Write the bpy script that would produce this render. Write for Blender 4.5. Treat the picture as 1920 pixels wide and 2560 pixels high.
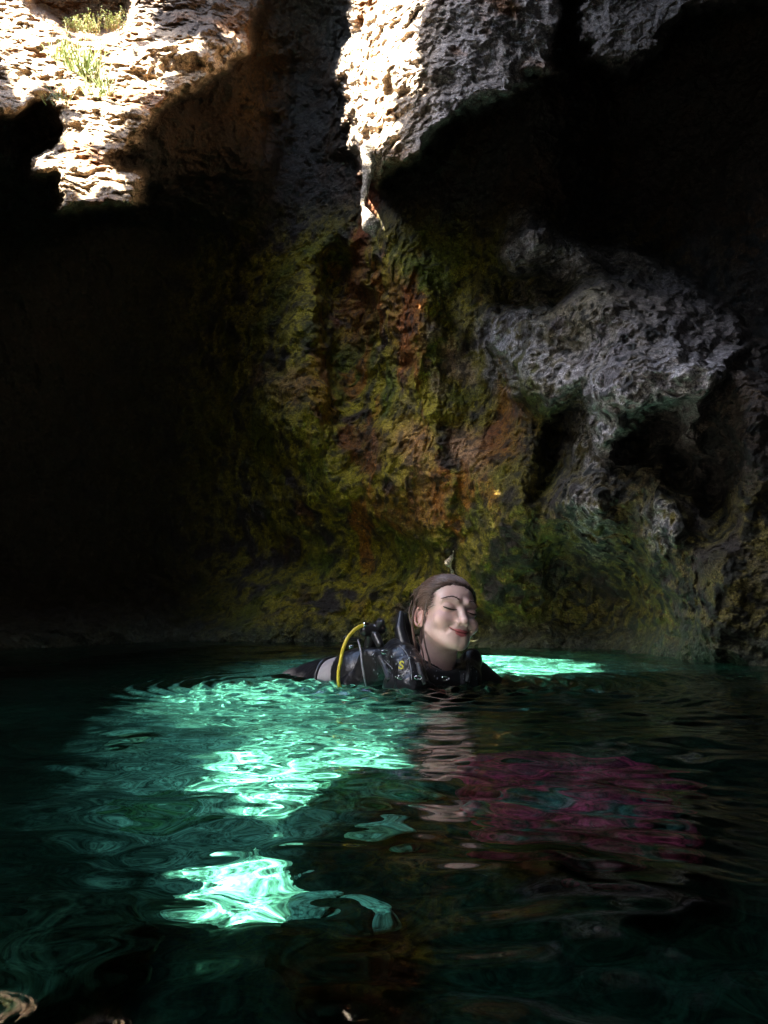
import bpy, math, random
import numpy as np
from mathutils import Vector, Matrix
from mathutils.bvhtree import BVHTree
random.seed(4); RNG = np.random.RandomState(7)
SC = bpy.context.scene; COL = SC.collection
for o in list(bpy.data.objects): bpy.data.objects.remove(o)

# ------------------------------------------------------------------ camera, world, sun, exposure
F = 1971.0; PITCH = math.radians(7.34); CAMZ = 0.20        # focal length in photo pixels, camera just above the water
cam = bpy.data.objects.new('camera', bpy.data.cameras.new('camera')); COL.objects.link(cam); SC.camera = cam
cam.location = (0, 0, CAMZ); cam.rotation_euler = (math.radians(90) + PITCH, 0, 0)
cam.data.sensor_fit = 'VERTICAL'; cam.data.sensor_height = 36; cam.data.lens = 36*F/2560
cam.data.clip_start = 0.02; cam.data.clip_end = 200
SUNDIR = Vector((0.42, 0.42, -0.80)).normalized()          # travel direction of the sunlight
w = bpy.data.worlds.new('World'); SC.world = w; w.use_nodes = True
bg = w.node_tree.nodes['Background']; sky = w.node_tree.nodes.new('ShaderNodeTexSky')
sky.sky_type = 'NISHITA'; sky.sun_disc = False
sky.sun_elevation = math.asin(-SUNDIR.z); sky.sun_rotation = math.atan2(-SUNDIR.x, -SUNDIR.y)
w.node_tree.links.new(sky.outputs[0], bg.inputs[0]); bg.inputs[1].default_value = 0.15
sl = bpy.data.lights.new('sun', 'SUN'); sl.energy = 5.0; sl.angle = math.radians(0.5); sl.color = (1, 0.92, 0.80)
sun = bpy.data.objects.new('sun', sl); COL.objects.link(sun)
sun.rotation_euler = SUNDIR.to_track_quat('-Z', 'Y').to_euler(); sun.location = (-6, -6, 12)
sl.cycles.is_caustics_light = True
SC.view_settings.view_transform = 'Standard'; SC.view_settings.look = 'None'
SC.view_settings.exposure = 4.45; SC.view_settings.gamma = 1
SC.cycles.use_denoising = True; SC.cycles.use_adaptive_sampling = False
SC.cycles.use_guiding = True; SC.cycles.use_surface_guiding = True; SC.cycles.guiding_training_samples = 128
SC.cycles.max_bounces = 8; SC.cycles.diffuse_bounces = 4; SC.cycles.sample_clamp_indirect = 4
SC.cycles.transmission_bounces = 6; SC.cycles.glossy_bounces = 4

# ------------------------------------------------------------------ helpers
def at(px, py, Y):
    """the world point at depth Y that the photo shows at pixel px, py"""
    fx, fz, fy = (px-960)/F, (1280-py)/F, 1.0
    dy = math.cos(PITCH) - math.sin(PITCH)*fz; dz = math.sin(PITCH) + math.cos(PITCH)*fz
    return Vector((fx/dy*Y, Y, CAMZ + dz/dy*Y))
def proj(X, Y, Z):
    zc = Y*math.cos(PITCH) + (Z-CAMZ)*math.sin(PITCH); yc = -Y*math.sin(PITCH) + (Z-CAMZ)*math.cos(PITCH)
    ok = zc > 0.05; zs = np.where(ok, zc, 1)
    return np.where(ok, 960+F*X/zs, -9999), np.where(ok, 1280-F*yc/zs, -9999)
def hsh(ix, iy, iz, seed):
    with np.errstate(over='ignore'):
        h = (ix.astype(np.uint32)*np.uint32(374761393) + iy.astype(np.uint32)*np.uint32(668265263)
             + iz.astype(np.uint32)*np.uint32(2147483647) + np.uint32((seed*974711) & 0xffffffff))
        h = (h ^ (h >> np.uint32(13)))*np.uint32(1274126177); h = h ^ (h >> np.uint32(16))
        h = h*np.uint32(2246822519); return h ^ (h >> np.uint32(15))
def noise(P, seed=0):
    """gradient noise in 3D, roughly -1..1"""
    I = np.floor(P); Fr = (P-I).astype(np.float32); I = I.astype(np.int64)
    u = Fr*Fr*Fr*(Fr*(Fr*6-15)+10); r = 0
    for dx in (0, 1):
        wx = u[:, 0] if dx else 1-u[:, 0]
        for dy in (0, 1):
            wy = u[:, 1] if dy else 1-u[:, 1]
            for dz in (0, 1):
                wz = u[:, 2] if dz else 1-u[:, 2]
                h = hsh(I[:, 0]+dx, I[:, 1]+dy, I[:, 2]+dz, seed)
                gx = ((h & np.uint32(1023)).astype(np.float32)/511.5-1); gy = (((h >> np.uint32(10)) & np.uint32(1023)).astype(np.float32)/511.5-1)
                gz = (((h >> np.uint32(20)) & np.uint32(1023)).astype(np.float32)/511.5-1)
                r = r + wx*wy*wz*(gx*(Fr[:, 0]-dx)+gy*(Fr[:, 1]-dy)+gz*(Fr[:, 2]-dz))
    return r*1.5
def fbm(P, oct=4, seed=0, gain=0.5, lac=2.03, ridge=False):
    r = 0; a = 1.0; f = 1.0; t = 0
    for k in range(oct):
        n = noise(P*f + 17.3*k, seed+k*13)
        if ridge: n = 1-2*np.abs(n)
        r = r + a*n; t += a; a *= gain; f *= lac
    return r/t
def worley(P, seed=0):
    """distance to the nearest scattered point"""
    I = np.floor(P).astype(np.int64); best = np.full(len(P), 9.0, np.float32)
    for dx in (-1, 0, 1):
        for dy in (-1, 0, 1):
            for dz in (-1, 0, 1):
                J = I + np.array((dx, dy, dz)); h = hsh(J[:, 0], J[:, 1], J[:, 2], seed)
                q = np.stack([(h & np.uint32(1023)), (h >> np.uint32(10)) & np.uint32(1023), (h >> np.uint32(20)) & np.uint32(1023)], -1)/1023.0
                best = np.minimum(best, ((J+q-P)**2).sum(1).astype(np.float32))
    return np.sqrt(best)
def sm(a, b, x):
    t = np.clip((x-a)/(b-a), 0, 1); return t*t*(3-2*t)
def mesh_np(name, V, Fc, mat, parent=None, smooth=True, color=None):
    V = np.asarray(V, np.float32); Fc = np.asarray(Fc, np.int32); n = Fc.shape[1]
    m = bpy.data.meshes.new(name); m.vertices.add(len(V)); m.vertices.foreach_set('co', V.ravel())
    m.loops.add(Fc.size); m.loops.foreach_set('vertex_index', Fc.ravel())
    m.polygons.add(len(Fc)); m.polygons.foreach_set('loop_start', np.arange(0, Fc.size, n, dtype=np.int32))
    m.polygons.foreach_set('use_smooth', np.full(len(Fc), smooth)); m.update(calc_edges=True); m.validate()
    if color is not None:
        a = m.color_attributes.new('Col', 'FLOAT_COLOR', 'POINT')
        c = np.ones((len(V), 4), np.float32); c[:, :3] = color; a.data.foreach_set('color', c.ravel())
    if mat: m.materials.append(mat)
    o = bpy.data.objects.new(name, m); COL.objects.link(o)
    if parent: o.parent = parent
    return o
def tag(o, label=None, cat=None, group=None, kind=None):
    for k, v in (('label', label), ('category', cat), ('group', group), ('kind', kind)):
        if v: o[k] = v
    return o
def empty(name, loc, label, cat, group=None):
    o = bpy.data.objects.new(name, None); COL.objects.link(o); o.location = loc; o.empty_display_size = .1
    return tag(o, label, cat, group)
def gridfaces(nr, nc, wrap=False):
    i = np.arange(nr*nc).reshape(nr, nc)
    if wrap: i = np.concatenate([i, i[:, :1]], 1)
    return np.stack([i[:-1, :-1], i[:-1, 1:], i[1:, 1:], i[1:, :-1]], -1).reshape(-1, 4)
def inpoly(px, py, poly):
    c = np.zeros(px.shape, bool); n = len(poly)
    for k in range(n):
        x0, y0 = poly[k]; x1, y1 = poly[(k+1) % n]
        if y0 == y1: continue
        s = ((y0 > py) != (y1 > py)) & (px < (x1-x0)*(py-y0)/(y1-y0)+x0); c ^= s
    return c
class Mask:
    """blurred polygon mask over photo pixels (-1600..3520 by -1600..3200), sampled bilinearly"""
    ST = 8.0; X0 = -1600; Y0 = -1600; NX = 640; NY = 600
    def __init__(s, poly, blur):
        gx, gy = np.meshgrid(s.X0+s.ST*np.arange(s.NX), s.Y0+s.ST*np.arange(s.NY))
        a = inpoly(gx, gy, poly).astype(np.float32); r = max(1, int(blur/s.ST*3)); k = np.exp(-.5*(np.arange(-r, r+1)*s.ST/blur)**2); k /= k.sum()
        a = np.apply_along_axis(lambda v: np.convolve(np.pad(v, r, 'edge'), k, 'valid'), 0, a)
        s.a = np.apply_along_axis(lambda v: np.convolve(np.pad(v, r, 'edge'), k, 'valid'), 1, a)
    def __call__(s, px, py):
        x = np.clip((px-s.X0)/s.ST, 0, s.NX-1.001); y = np.clip((py-s.Y0)/s.ST, 0, s.NY-1.001)
        i = x.astype(int); j = y.astype(int); u = x-i; v = y-j; a = s.a
        return (a[j, i]*(1-u)+a[j, i+1]*u)*(1-v)+(a[j+1, i]*(1-u)+a[j+1, i+1]*u)*v

# ------------------------------------------------------------------ materials
def new_mat(name):
    m = bpy.data.materials.new(name); m.use_nodes = True; t = m.node_tree
    return m, t, t.nodes['Principled BSDF']
def nd(t, typ, **kw):
    n = t.nodes.new(typ)
    for k, v in kw.items():
        if k in n.inputs.keys(): n.inputs[k].default_value = v
        else: setattr(n, k, v)
    return n
def rock_mat(name, scale=1.0, rough=0.75, bump=0.6, spec=0.35, dist=0.012):
    m, t, p = new_mat(name); L = t.links
    at_ = nd(t, 'ShaderNodeVertexColor', layer_name='Col'); g = nd(t, 'ShaderNodeNewGeometry')
    n1 = nd(t, 'ShaderNodeTexNoise', Scale=38*scale, Detail=8.0, Roughness=0.65)
    n2 = nd(t, 'ShaderNodeTexNoise', Scale=9*scale, Detail=6.0, Roughness=0.6)
    v1 = nd(t, 'ShaderNodeTexVoronoi', Scale=30*scale); v2 = nd(t, 'ShaderNodeTexVoronoi', Scale=85*scale)
    for n in (n1, n2): L.new(g.outputs['Position'], n.inputs['Vector'])
    # break up the cells with a little warp
    wv = nd(t, 'ShaderNodeVectorMath', operation='MULTIPLY_ADD'); wv.inputs[1].default_value = (.05, .05, .05)
    L.new(n2.outputs['Color'], wv.inputs[0]); L.new(g.outputs['Position'], wv.inputs[2])
    for v in (v1, v2): L.new(wv.outputs[0], v.inputs['Vector'])
    r1 = nd(t, 'ShaderNodeMapRange'); r1.inputs[1].default_value = .3; r1.inputs[2].default_value = .72; r1.inputs[3].default_value = .35; r1.inputs[4].default_value = 1.6
    L.new(n1.outputs['Fac'], r1.inputs[0])
    n3 = nd(t, 'ShaderNodeTexNoise', Scale=135*scale, Detail=3.0, Roughness=0.7); L.new(g.outputs['Position'], n3.inputs['Vector'])
    r3 = nd(t, 'ShaderNodeMapRange'); r3.inputs[1].default_value = .36; r3.inputs[2].default_value = .66; r3.inputs[3].default_value = .25; r3.inputs[4].default_value = 1.7; L.new(n3.outputs['Fac'], r3.inputs[0])
    rm_ = nd(t, 'ShaderNodeMath', operation='MULTIPLY'); L.new(r1.outputs[0], rm_.inputs[0]); L.new(r3.outputs[0], rm_.inputs[1]); r1 = rm_
    mul = nd(t, 'ShaderNodeVectorMath', operation='SCALE'); L.new(at_.outputs['Color'], mul.inputs[0]); L.new(r1.outputs[0], mul.inputs['Scale'])
    L.new(mul.outputs[0], p.inputs['Base Color']); p.inputs['Roughness'].default_value = rough; p.inputs['Specular IOR Level'].default_value = spec
    a1 = nd(t, 'ShaderNodeMath', operation='MULTIPLY_ADD'); a1.inputs[1].default_value = .55; L.new(v1.outputs['Distance'], a1.inputs[0]); L.new(n1.outputs['Fac'], a1.inputs[2])
    a2 = nd(t, 'ShaderNodeMath', operation='MULTIPLY_ADD'); a2.inputs[1].default_value = .35; L.new(v2.outputs['Distance'], a2.inputs[0]); L.new(a1.outputs[0], a2.inputs[2])
    b = nd(t, 'ShaderNodeBump', Strength=bump, Distance=dist); L.new(a2.outputs[0], b.inputs['Height']); L.new(b.outputs[0], p.inputs['Normal'])
    return m
M_ROCK = rock_mat('cave limestone', bump=.85, dist=.02); M_BED = rock_mat('pale seabed rock', 0.6, 0.9, 0.4, 0.1)
def plain(name, col, rough=0.5, metal=0.0, spec=0.5, noise_amt=0.15, nscale=60, bump=0.0, coat=0.0, sss=0.0):
    m, t, p = new_mat(name); L = t.links
    n = nd(t, 'ShaderNodeTexNoise', Scale=nscale, Detail=4.0); g = nd(t, 'ShaderNodeTexCoord'); L.new(g.outputs['Object'], n.inputs['Vector'])
    r = nd(t, 'ShaderNodeMapRange'); r.inputs[3].default_value = 1-noise_amt; r.inputs[4].default_value = 1+noise_amt; L.new(n.outputs['Fac'], r.inputs[0])
    s = nd(t, 'ShaderNodeVectorMath', operation='SCALE'); s.inputs[0].default_value = col[:3]; L.new(r.outputs[0], s.inputs['Scale']); L.new(s.outputs[0], p.inputs['Base Color'])
    p.inputs['Roughness'].default_value = rough; p.inputs['Metallic'].default_value = metal; p.inputs['Specular IOR Level'].default_value = spec
    p.inputs['Coat Weight'].default_value = coat
    if bump:
        b = nd(t, 'ShaderNodeBump', Strength=bump, Distance=.003); L.new(n.outputs['Fac'], b.inputs['Height']); L.new(b.outputs[0], p.inputs['Normal'])
    return m
WTINT = (.42, .91, .84, 1)                       # green of the water, taken once going in and once coming out
def water_mat():
    m = bpy.data.materials.new('clear green water'); m.use_nodes = True; t = m.node_tree; t.nodes.clear(); L = t.links
    out = nd(t, 'ShaderNodeOutputMaterial'); r = nd(t, 'ShaderNodeBsdfRefraction', IOR=1.333, Roughness=0.0); r.inputs[0].default_value = WTINT
    g = nd(t, 'ShaderNodeBsdfGlossy', Roughness=0.0); fr = nd(t, 'ShaderNodeFresnel', IOR=1.333); mx = nd(t, 'ShaderNodeMixShader')
    L.new(fr.outputs[0], mx.inputs[0]); L.new(r.outputs[0], mx.inputs[1]); L.new(g.outputs[0], mx.inputs[2]); L.new(mx.outputs[0], out.inputs['Surface'])
    return m

# ------------------------------------------------------------------ cave wall: one sheet right round the pool
def P3(zoom, ox, oy, s): return [(ox+x/s, oy+y/s) for x, y in zoom]
LEDGE_LIT = P3([(-400,-500),(0,-500),(90,0),(130,65),(200,75),(270,110),(310,150),(370,130),(440,165),(540,120),(560,60),(550,-400),(700,-400),(725,25),(640,60),(650,110),(640,170),(560,190),(600,210),(680,180),(830,165),(940,200),(960,150),(1000,125),(1030,160),(960,200),(930,235),(850,225),(760,230),(720,265),(810,285),(760,320),(700,350),(700,390),(610,420),(590,480),(560,530),(480,580),(370,650),(380,690),(470,690),(530,760),(530,820),(430,810),(400,860),(350,855),(360,790),(310,780),(270,870),(262,780),(275,730),(150,735),(160,700),(240,670),(270,700),(280,620),(320,540),(380,490),(300,470),(240,440),(245,400),(200,340),(90,430),(60,380),(0,280),(-400,100)], 0, 0, 1.728)
PILLAR_LIT = P3([(150,-400),(380,-400),(380,0),(330,60),(330,95),(430,75),(350,110),(365,300),(270,350),(265,440),(300,520),(330,590),(240,610),(200,670),(160,640),(105,650),(80,550),(90,380),(70,280),(85,180),(120,90),(115,20)], 800, 0, 1.481)
PILLAR = P3([(140,-2500),(135,20),(140,90),(105,180),(90,280),(110,380),(105,550),(125,635),(160,630),(200,665),(240,615),(330,590),(400,570),(500,420),(700,370),(780,280),(880,250),(885,0),(880,-2500)], 800, 0, 1.481)
LUMP = P3([(990,-2000),(990,0),(970,100),(1000,200),(1080,270),(1150,270),(1250,190),(1400,60),(2500,-100),(2500,-2000)], 800, 0, 1.481)
LEDGE = P3([(-4000,-2500),(-4000,700),(-400,600),(0,500),(90,500),(180,430),(250,500),(280,560),(230,650),(140,700),(140,770),(240,770),(250,920),(440,920),(580,880),(600,740),(480,690),(560,640),(650,560),(720,470),(800,400),(900,330),(1060,230),(1150,-100),(1150,-2500)], 0, 0, 1.728)
RMASS = P3([(330,-60),(560,40),(700,100),(950,150),(1300,430),(1420,520),(1330,780),(1270,900),(1200,1130),(1060,960),(1000,920),(830,1010),(740,1150),(660,1000),(640,800),(450,960),(300,850),(180,640),(170,430),(400,400),(330,300),(500,220),(250,250),(200,100)], 1150, 560, 2.01)
RBASE = P3([(250,800),(300,1100),(430,1500),(480,1650),(730,1760),(900,1700),(1100,2100),(1200,2300),(3500,2600),(3500,500),(1500,600),(700,700)], 1150, 560, 2.01)
RECESS = [(85,-1500),(85,20),(125,45),(180,88),(215,75),(250,92),(312,60),(328,-20),(330,-1500)]
# blobs: px, py, sx, sy, rotation (deg), change of distance (m)
BLOBS = [(880,860,60,190,0,.9),(850,700,40,60,0,.4),(1370,710,75,42,-20,.6),(1410,690,35,50,10,.4),(1640,1080,80,38,-25,.5),(1700,1150,34,60,12,.4),(1590,1130,34,30,0,.3),(1400,1120,35,110,14,.5),(1430,1060,60,30,-20,.3),
         (1800,1210,40,80,8,.35),(1480,1500,140,110,25,.9),(1060,1250,160,90,0,-.18),(1060,900,45,160,-8,-.22),(1010,740,60,120,15,-.15),
         (1090,1230,30,150,-5,-.15),(1280,1330,90,140,-10,-.35),(1010,1150,45,70,0,-.14),(1200,1130,60,70,20,-.14),(760,1050,120,80,0,-.3),
         (740,820,60,110,10,-.22),(1560,960,130,60,-15,-.15),(1470,1260,60,60,0,-.25),(1660,1280,40,90,0,-.3),(1860,1160,40,100,0,-.3),
         (500,105,110,30,-20,-.25),(760,250,110,380,0,.9),(800,1380,200,90,0,.5),(600,400,140,200,0,-.1),
         (1740,1500,120,150,30,-.25),(1180,1560,120,40,10,.3),(1200,560,180,60,0,-.05)]
ZC = 5.6                                       # height of the roof
def build_wall():
    inner = np.radians(np.concatenate([np.linspace(-31, 31, 800)]))
    outer = np.radians(np.concatenate([np.arange(31.6, 180, 1.6), np.arange(-180, -31.5, 1.6)]))
    th = np.concatenate([inner, outer])
    tt = np.concatenate([np.linspace(-.75, -.08, 60), np.linspace(-.07, .92, 1000), np.linspace(.94, 1.6, 45), [1.8, 2.1, 2.6, 3.4]])
    T, TH = np.meshgrid(tt, th, indexing='ij'); T = T.ravel(); TH = TH.ravel()
    thc = np.clip(TH, -1.2, 1.2)
    px, py = proj(np.sin(thc), np.cos(thc), T+CAMZ); py = np.where(py < -9000, -3000, py); py = np.clip(py, -1590, 2600); px = np.clip(px, -1590, 3500)
    D0 = np.stack([np.sin(TH), np.cos(TH), T], -1)
    q = D0*4.5
    wx = fbm(q*2.2, 4, 31)*62 + fbm(q*11, 3, 35)*20; wy = fbm(q*2.2, 4, 57)*62 + fbm(q*11, 3, 59)*20
    X = px+wx; Y = py+wy
    R = np.interp(px, [-1600, -600, 0, 500, 900, 1250, 1500, 1900, 2300, 3400], [3.0, 3.6, 4.9, 6.0, 5.6, 4.9, 4.2, 3.7, 3.3, 3.0])
    R = R + 1.4*sm(860, 420, X)*sm(360, 620, Y)*sm(1640, 1400, Y)*sm(-500, -100, px)
    R = R + 1.5*sm(1330, 1560, X)*sm(770, 600, Y-.55*(X-1480))
    # everything leans in a little overhead, the unseen left side gets a sun-catching shelf
    R = R - .35*sm(.5, 1.2, T)
    ml = Mask(LEDGE, 7)(px*.35+X*.65, py*.35+Y*.65); R = R*(1-ml) + ml*(4.0 + np.clip((430-py)/450, -.3, 2.2)*1.35 + (px-300)*.0004)
    mrec = Mask(RECESS, 8)(px*.7+X*.3, py*.7+Y*.3); R = R + 1.3*mrec
    mp = Mask(PILLAR, 7)(X, Y)
    rp = 3.9 - .35*np.clip(1-((px-1120)/300)**2, 0, 1) + np.clip((250-py)/500, -.8, 3)*.45
    R = R*(1-mp) + mp*rp
    mu = Mask(LUMP, 12)(X, Y); R = R*(1-mu) + mu*(3.9+np.clip((150-py)/400, -.5, 2)*.3)
    mr = Mask(RMASS, 13)(X, Y); R = R - .55*mr - .22*mr*fbm(q*3.2, 4, 63, .6)
    mb = Mask(RBASE, 28)(X, Y); R = R - .15*mb
    for bx, by, sx, sy, rot, dr in BLOBS:
        c, s = math.cos(math.radians(rot)), math.sin(math.radians(rot)); u = ((X-bx)*c+(Y-by)*s)/sx; v = (-(X-bx)*s+(Y-by)*c)/sy
        R = R + dr*np.exp(-.5*(u*u+v*v)**1.3)
    # out of the picture
    side = np.abs(TH) > np.radians(50)
    a = np.degrees(TH)
    Ro = np.interp(a, [-180, -140, -100, -70, -50, 50, 90, 140, 180], [6.5, 6.8, 5.2, 3.9, 3.3, 3.0, 3.2, 5.0, 6.5])
    k = sm(38, 55, np.abs(a)); R = R*(1-k)+Ro*k
    # unseen left side above the frame, shaped as a shelf to catch the sun
    k = sm(-125, -105, a)*(1-sm(-38, -29, a))*sm(.85, 1.5, T); R = R + 2.8*k
    Pb = D0*R[:, None]; Pb[:, 2] += CAMZ
    # relief
    cen = np.exp(-.5*((px-1040)/230)**2)*sm(450, 620, py)
    Q = Pb*np.array((1, 1, .75)); Qd = Pb*np.array((1.25, 1.25, .42))
    h = .20*fbm(Q*1.1, 3, 3) + .10*fbm(Q*3.1, 4, 11, ridge=True)
    drip = .10*fbm(Qd*4.2, 4, 21, ridge=True)
    small = .050*fbm(Q*9, 5, 41, .55)
    pit = worley(Pb*13 + .6*np.stack([wx, wy, wx], -1)/40, 5); pits = -.03*sm(.45, .05, pit)
    pit2 = worley(Pb*34, 8); pits2 = -.012*sm(.5, .1, pit2)
    rug = .45+.55*np.clip(mr+mb+.6*mp+.6*ml, 0, 1)
    lf = .014*np.abs(np.mod(Pb[:, 2]*4.2 + .35*Pb[:, 0] + 1.4*fbm(Q*1.5, 2, 66), 1)-.5)*2*(mp+ml)  # bedding on the hanging rocks
    H = h + .10*ml*fbm(Pb*6, 4, 71, .6) + .05*mp*fbm(Q*6.5, 3, 72, ridge=True) + cen*drip + .8*small*rug + .030*rug*fbm(Pb*26, 3, 45, .65) + .05*cen*np.abs(fbm(Pb*15, 3, 46)) + (pits+pits2)*rug - lf
    H = H*(1-.6*k)
    # stretched a little sideways too, so edges crumble
    lat = .03*fbm(Pb*6, 3, 77); lat2 = .03*fbm(Pb*6+9, 3, 78)
    Rr = R - H
    # no ring edge in the water's way
    V = D0*Rr[:, None]; V[:, 2] += CAMZ + lat2; V[:, 0] += lat
    # colours -------------------------------------------------------
    n1 = fbm(Pb*1.7, 4, 91); n2 = fbm(Pb*5.5, 4, 92); n3 = fbm(Pb*2.6*np.array((1.3, 1.3, .5)), 4, 93); n4 = fbm(Pb*14, 3, 94)
    c = np.empty((len(V), 3)); c[:] = (.040, .032, .024)
    def mixc(c, col, m): m = np.clip(m, 0, 1)[:, None]; return c*(1-m)+np.array(col)*m
    c = mixc(c, (.050, .026, .010), sm(-.1, .3, n1)*.8)
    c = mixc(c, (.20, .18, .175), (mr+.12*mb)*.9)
    green = np.exp(-.5*((px-900)/330)**2)*sm(480, 680, py); green = np.maximum(green, .3*np.exp(-.5*((px-1350)/230)**4)*sm(1150, 1350, py))
    green = np.maximum(green, .35*sm(1300, 1500, px)*sm(1150, 1300, py))
    c = mixc(c, (.25, .21, .010), green*sm(-.30, .12, n2+.5*n1+.05))
    c = mixc(c, (.075, .10, .007), green*sm(.0, .35, n1-.3*n2))
    och = np.exp(-.5*((px-1040)/230)**4)*sm(560, 700, py)*sm(1620, 1350, py)
    c = mixc(c, (.30, .11, .012), och*.85*sm(.08, .28, n3+.15*n4))
    for bx, by, sx, sy, rot, col in ((1030,1130,42,70,-8,(.42,.22,.08)),(1170,1130,36,60,-25,(.42,.24,.12)),(1145,900,26,50,-20,(.40,.26,.17)),(1098,950,18,26,-10,(.42,.32,.2)),
                                     (1070,820,22,34,-10,(.34,.24,.15)),(900,780,46,100,5,(.17,.045,.008)),(1000,800,32,110,-5,(.17,.045,.008)),(730,970,34,44,20,(.3,.18,.05)),
                                     (1240,1090,50,60,0,(.26,.09,.02)),(1030,1260,60,50,0,(.26,.11,.02)),(925,1120,40,50,0,(.12,.05,.015)),(660,930,26,30,0,(.14,.07,.04)),
                                     (1290,1570,60,26,10,(.26,.19,.12)),(900,560,22,160,0,(.22,.055,.01)),(640,200,60,150,0,(.14,.07,.02))):
        cc, s = math.cos(math.radians(rot)), math.sin(math.radians(rot)); u = ((X-bx)*cc+(Y-by)*s)/sx; v = (-(X-bx)*s+(Y-by)*cc)/sy
        c = mixc(c, col, np.exp(-.5*(u*u+v*v)**2)*(.75+.5*n4))
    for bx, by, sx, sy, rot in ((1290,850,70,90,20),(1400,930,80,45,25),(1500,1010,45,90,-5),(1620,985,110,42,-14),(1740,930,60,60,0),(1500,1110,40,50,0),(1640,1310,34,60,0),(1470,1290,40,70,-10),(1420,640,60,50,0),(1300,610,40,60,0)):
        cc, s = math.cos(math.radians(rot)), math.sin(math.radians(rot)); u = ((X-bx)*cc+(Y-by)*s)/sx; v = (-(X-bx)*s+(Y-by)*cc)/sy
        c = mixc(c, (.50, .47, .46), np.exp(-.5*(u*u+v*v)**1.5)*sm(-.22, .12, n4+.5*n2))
    c = mixc(c, (.010, .010, .006), sm(620, 380, px)*sm(380, 560, py)*.8)  # shade of the left wall painted into the rock colour
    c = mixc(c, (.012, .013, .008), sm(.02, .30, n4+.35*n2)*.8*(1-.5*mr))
    c = mixc(c, (.012, .014, .012), sm(1230, 1420, px)*sm(-.02, .14, n4+.6*n2-.22*mr)*.8*sm(400, 600, py))
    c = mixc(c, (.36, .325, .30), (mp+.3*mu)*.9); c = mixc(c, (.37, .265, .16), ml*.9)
    c = mixc(c, (.50, .37, .235), mp*sm(1150, 960, X)*.8)  # sunlit left side of the hanging rock painted warmer and brighter
    c = mixc(c, (.075, .048, .030), Mask([(335,-1500),(335,15),(372,42),(425,78),(500,92),(560,105),(605,75),(680,60),(700,-1500)], 7)(px*.5+X*.5, py*.5+Y*.5)*.9)
    c = mixc(c, (.16, .075, .03), mrec)
    c = mixc(c, (.20, .085, .025), (mp+ml)*sm(.05, .3, n1+.5*n2)*.85)
    c = mixc(c, (.05, .06, .035), sm(.22, -.02, V[:, 2])*.8)        # dark algae at the waterline
    c = mixc(c, (.10, .11, .08), sm(-.02, -.3, V[:, 2]))
    c = c*(1+.35*n4+.25*n2)[:, None]; c = np.clip(c, .004, .8)
    out = np.maximum(sm(34, 44, np.abs(a)), sm(.95, 1.2, T))[:, None]; c = c*(1-.75*out*(c.mean(1) > .06)[:, None])     # rock out of frame darkened to cut the light it bounces in
    nr, nc = len(tt), len(th)
    fc = gridfaces(nr, nc, True); fc = fc[V[fc][:, :, 2].min(1) < ZC+.2]
    # th is inner(-31..31), outer(31..180), outer(-180..-31): contiguous ring
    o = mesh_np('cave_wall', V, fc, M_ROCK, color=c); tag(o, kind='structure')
    return V.reshape(nr, nc, 3), px.reshape(nr, nc), py.reshape(nr, nc)
WV, WPX, WPY = build_wall()
WP2 = proj(WV[..., 0], WV[..., 1], WV[..., 2])
def wallpos(px, py):
    d = (WP2[0]-px)**2 + (WP2[1]-py)**2; cand = d < 16
    if not cand.any(): i = np.unravel_index(np.argmin(d), d.shape); return Vector(WV[i])
    r = np.where(cand, WV[..., 1], 99); i = np.unravel_index(np.argmin(r), r.shape); return Vector(WV[i].astype(float))

# ------------------------------------------------------------------ seabed
def bedz(x, y):
    P = np.stack([x, y, np.zeros_like(x)], -1)
    z = -.50 + .07*fbm(P*1.3+5, 3, 201) + .05*fbm(P*5, 4, 202) + .02*fbm(P*16, 3, 204)
    z = z - .9*sm(.45, 1.6, x)*sm(4.0, 1.5, y) - .8*sm(-.9, -2.2, x) - .5*sm(.8, .2, y)
    return z
xs = np.arange(-7, 7.01, .05); xs = np.unique(np.concatenate([xs, np.arange(-1.6, 1.8, .014)])); ys = np.unique(np.concatenate([np.arange(-7, 7.5, .05), np.arange(.3, 5.2, .014)]))
BX, BY = np.meshgrid(xs, ys); bx, by = BX.ravel(), BY.ravel(); bz = bedz(bx, by); bP = np.stack([bx, by, bz], -1)
bn = fbm(bP*2.2, 4, 210); bn2 = fbm(bP*7, 4, 211)
bc = np.empty((len(bP), 3)); bc[:] = (.014, .016, .011)  # unlit bed painted near black
k = sm(.05, .4, bn+.4*bn2)[:, None]*.75; bc = bc*(1-k)+np.array((.006, .010, .004))*k
pale = sm(.92, .62, np.sqrt(((bx+.28)/.56)**2+((by-2.85)/1.95)**2)+.25*bn2)+sm(1, .6, np.sqrt(((bx-.95)/.75)**2+((by-4.1)/.8)**2)+.25*bn2)   # a bank of pale sand and stone, painted pale around the sun patches
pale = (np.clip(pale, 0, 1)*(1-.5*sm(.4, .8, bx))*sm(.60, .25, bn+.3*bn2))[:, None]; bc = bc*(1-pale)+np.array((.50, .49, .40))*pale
bc = np.clip(bc*(1+.3*bn2)[:, None], .01, .8)
bed = mesh_np('seabed', bP, gridfaces(len(ys), len(xs)), M_BED, color=bc); tag(bed, kind='structure'); bed.cycles.is_caustics_receiver = True

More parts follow.
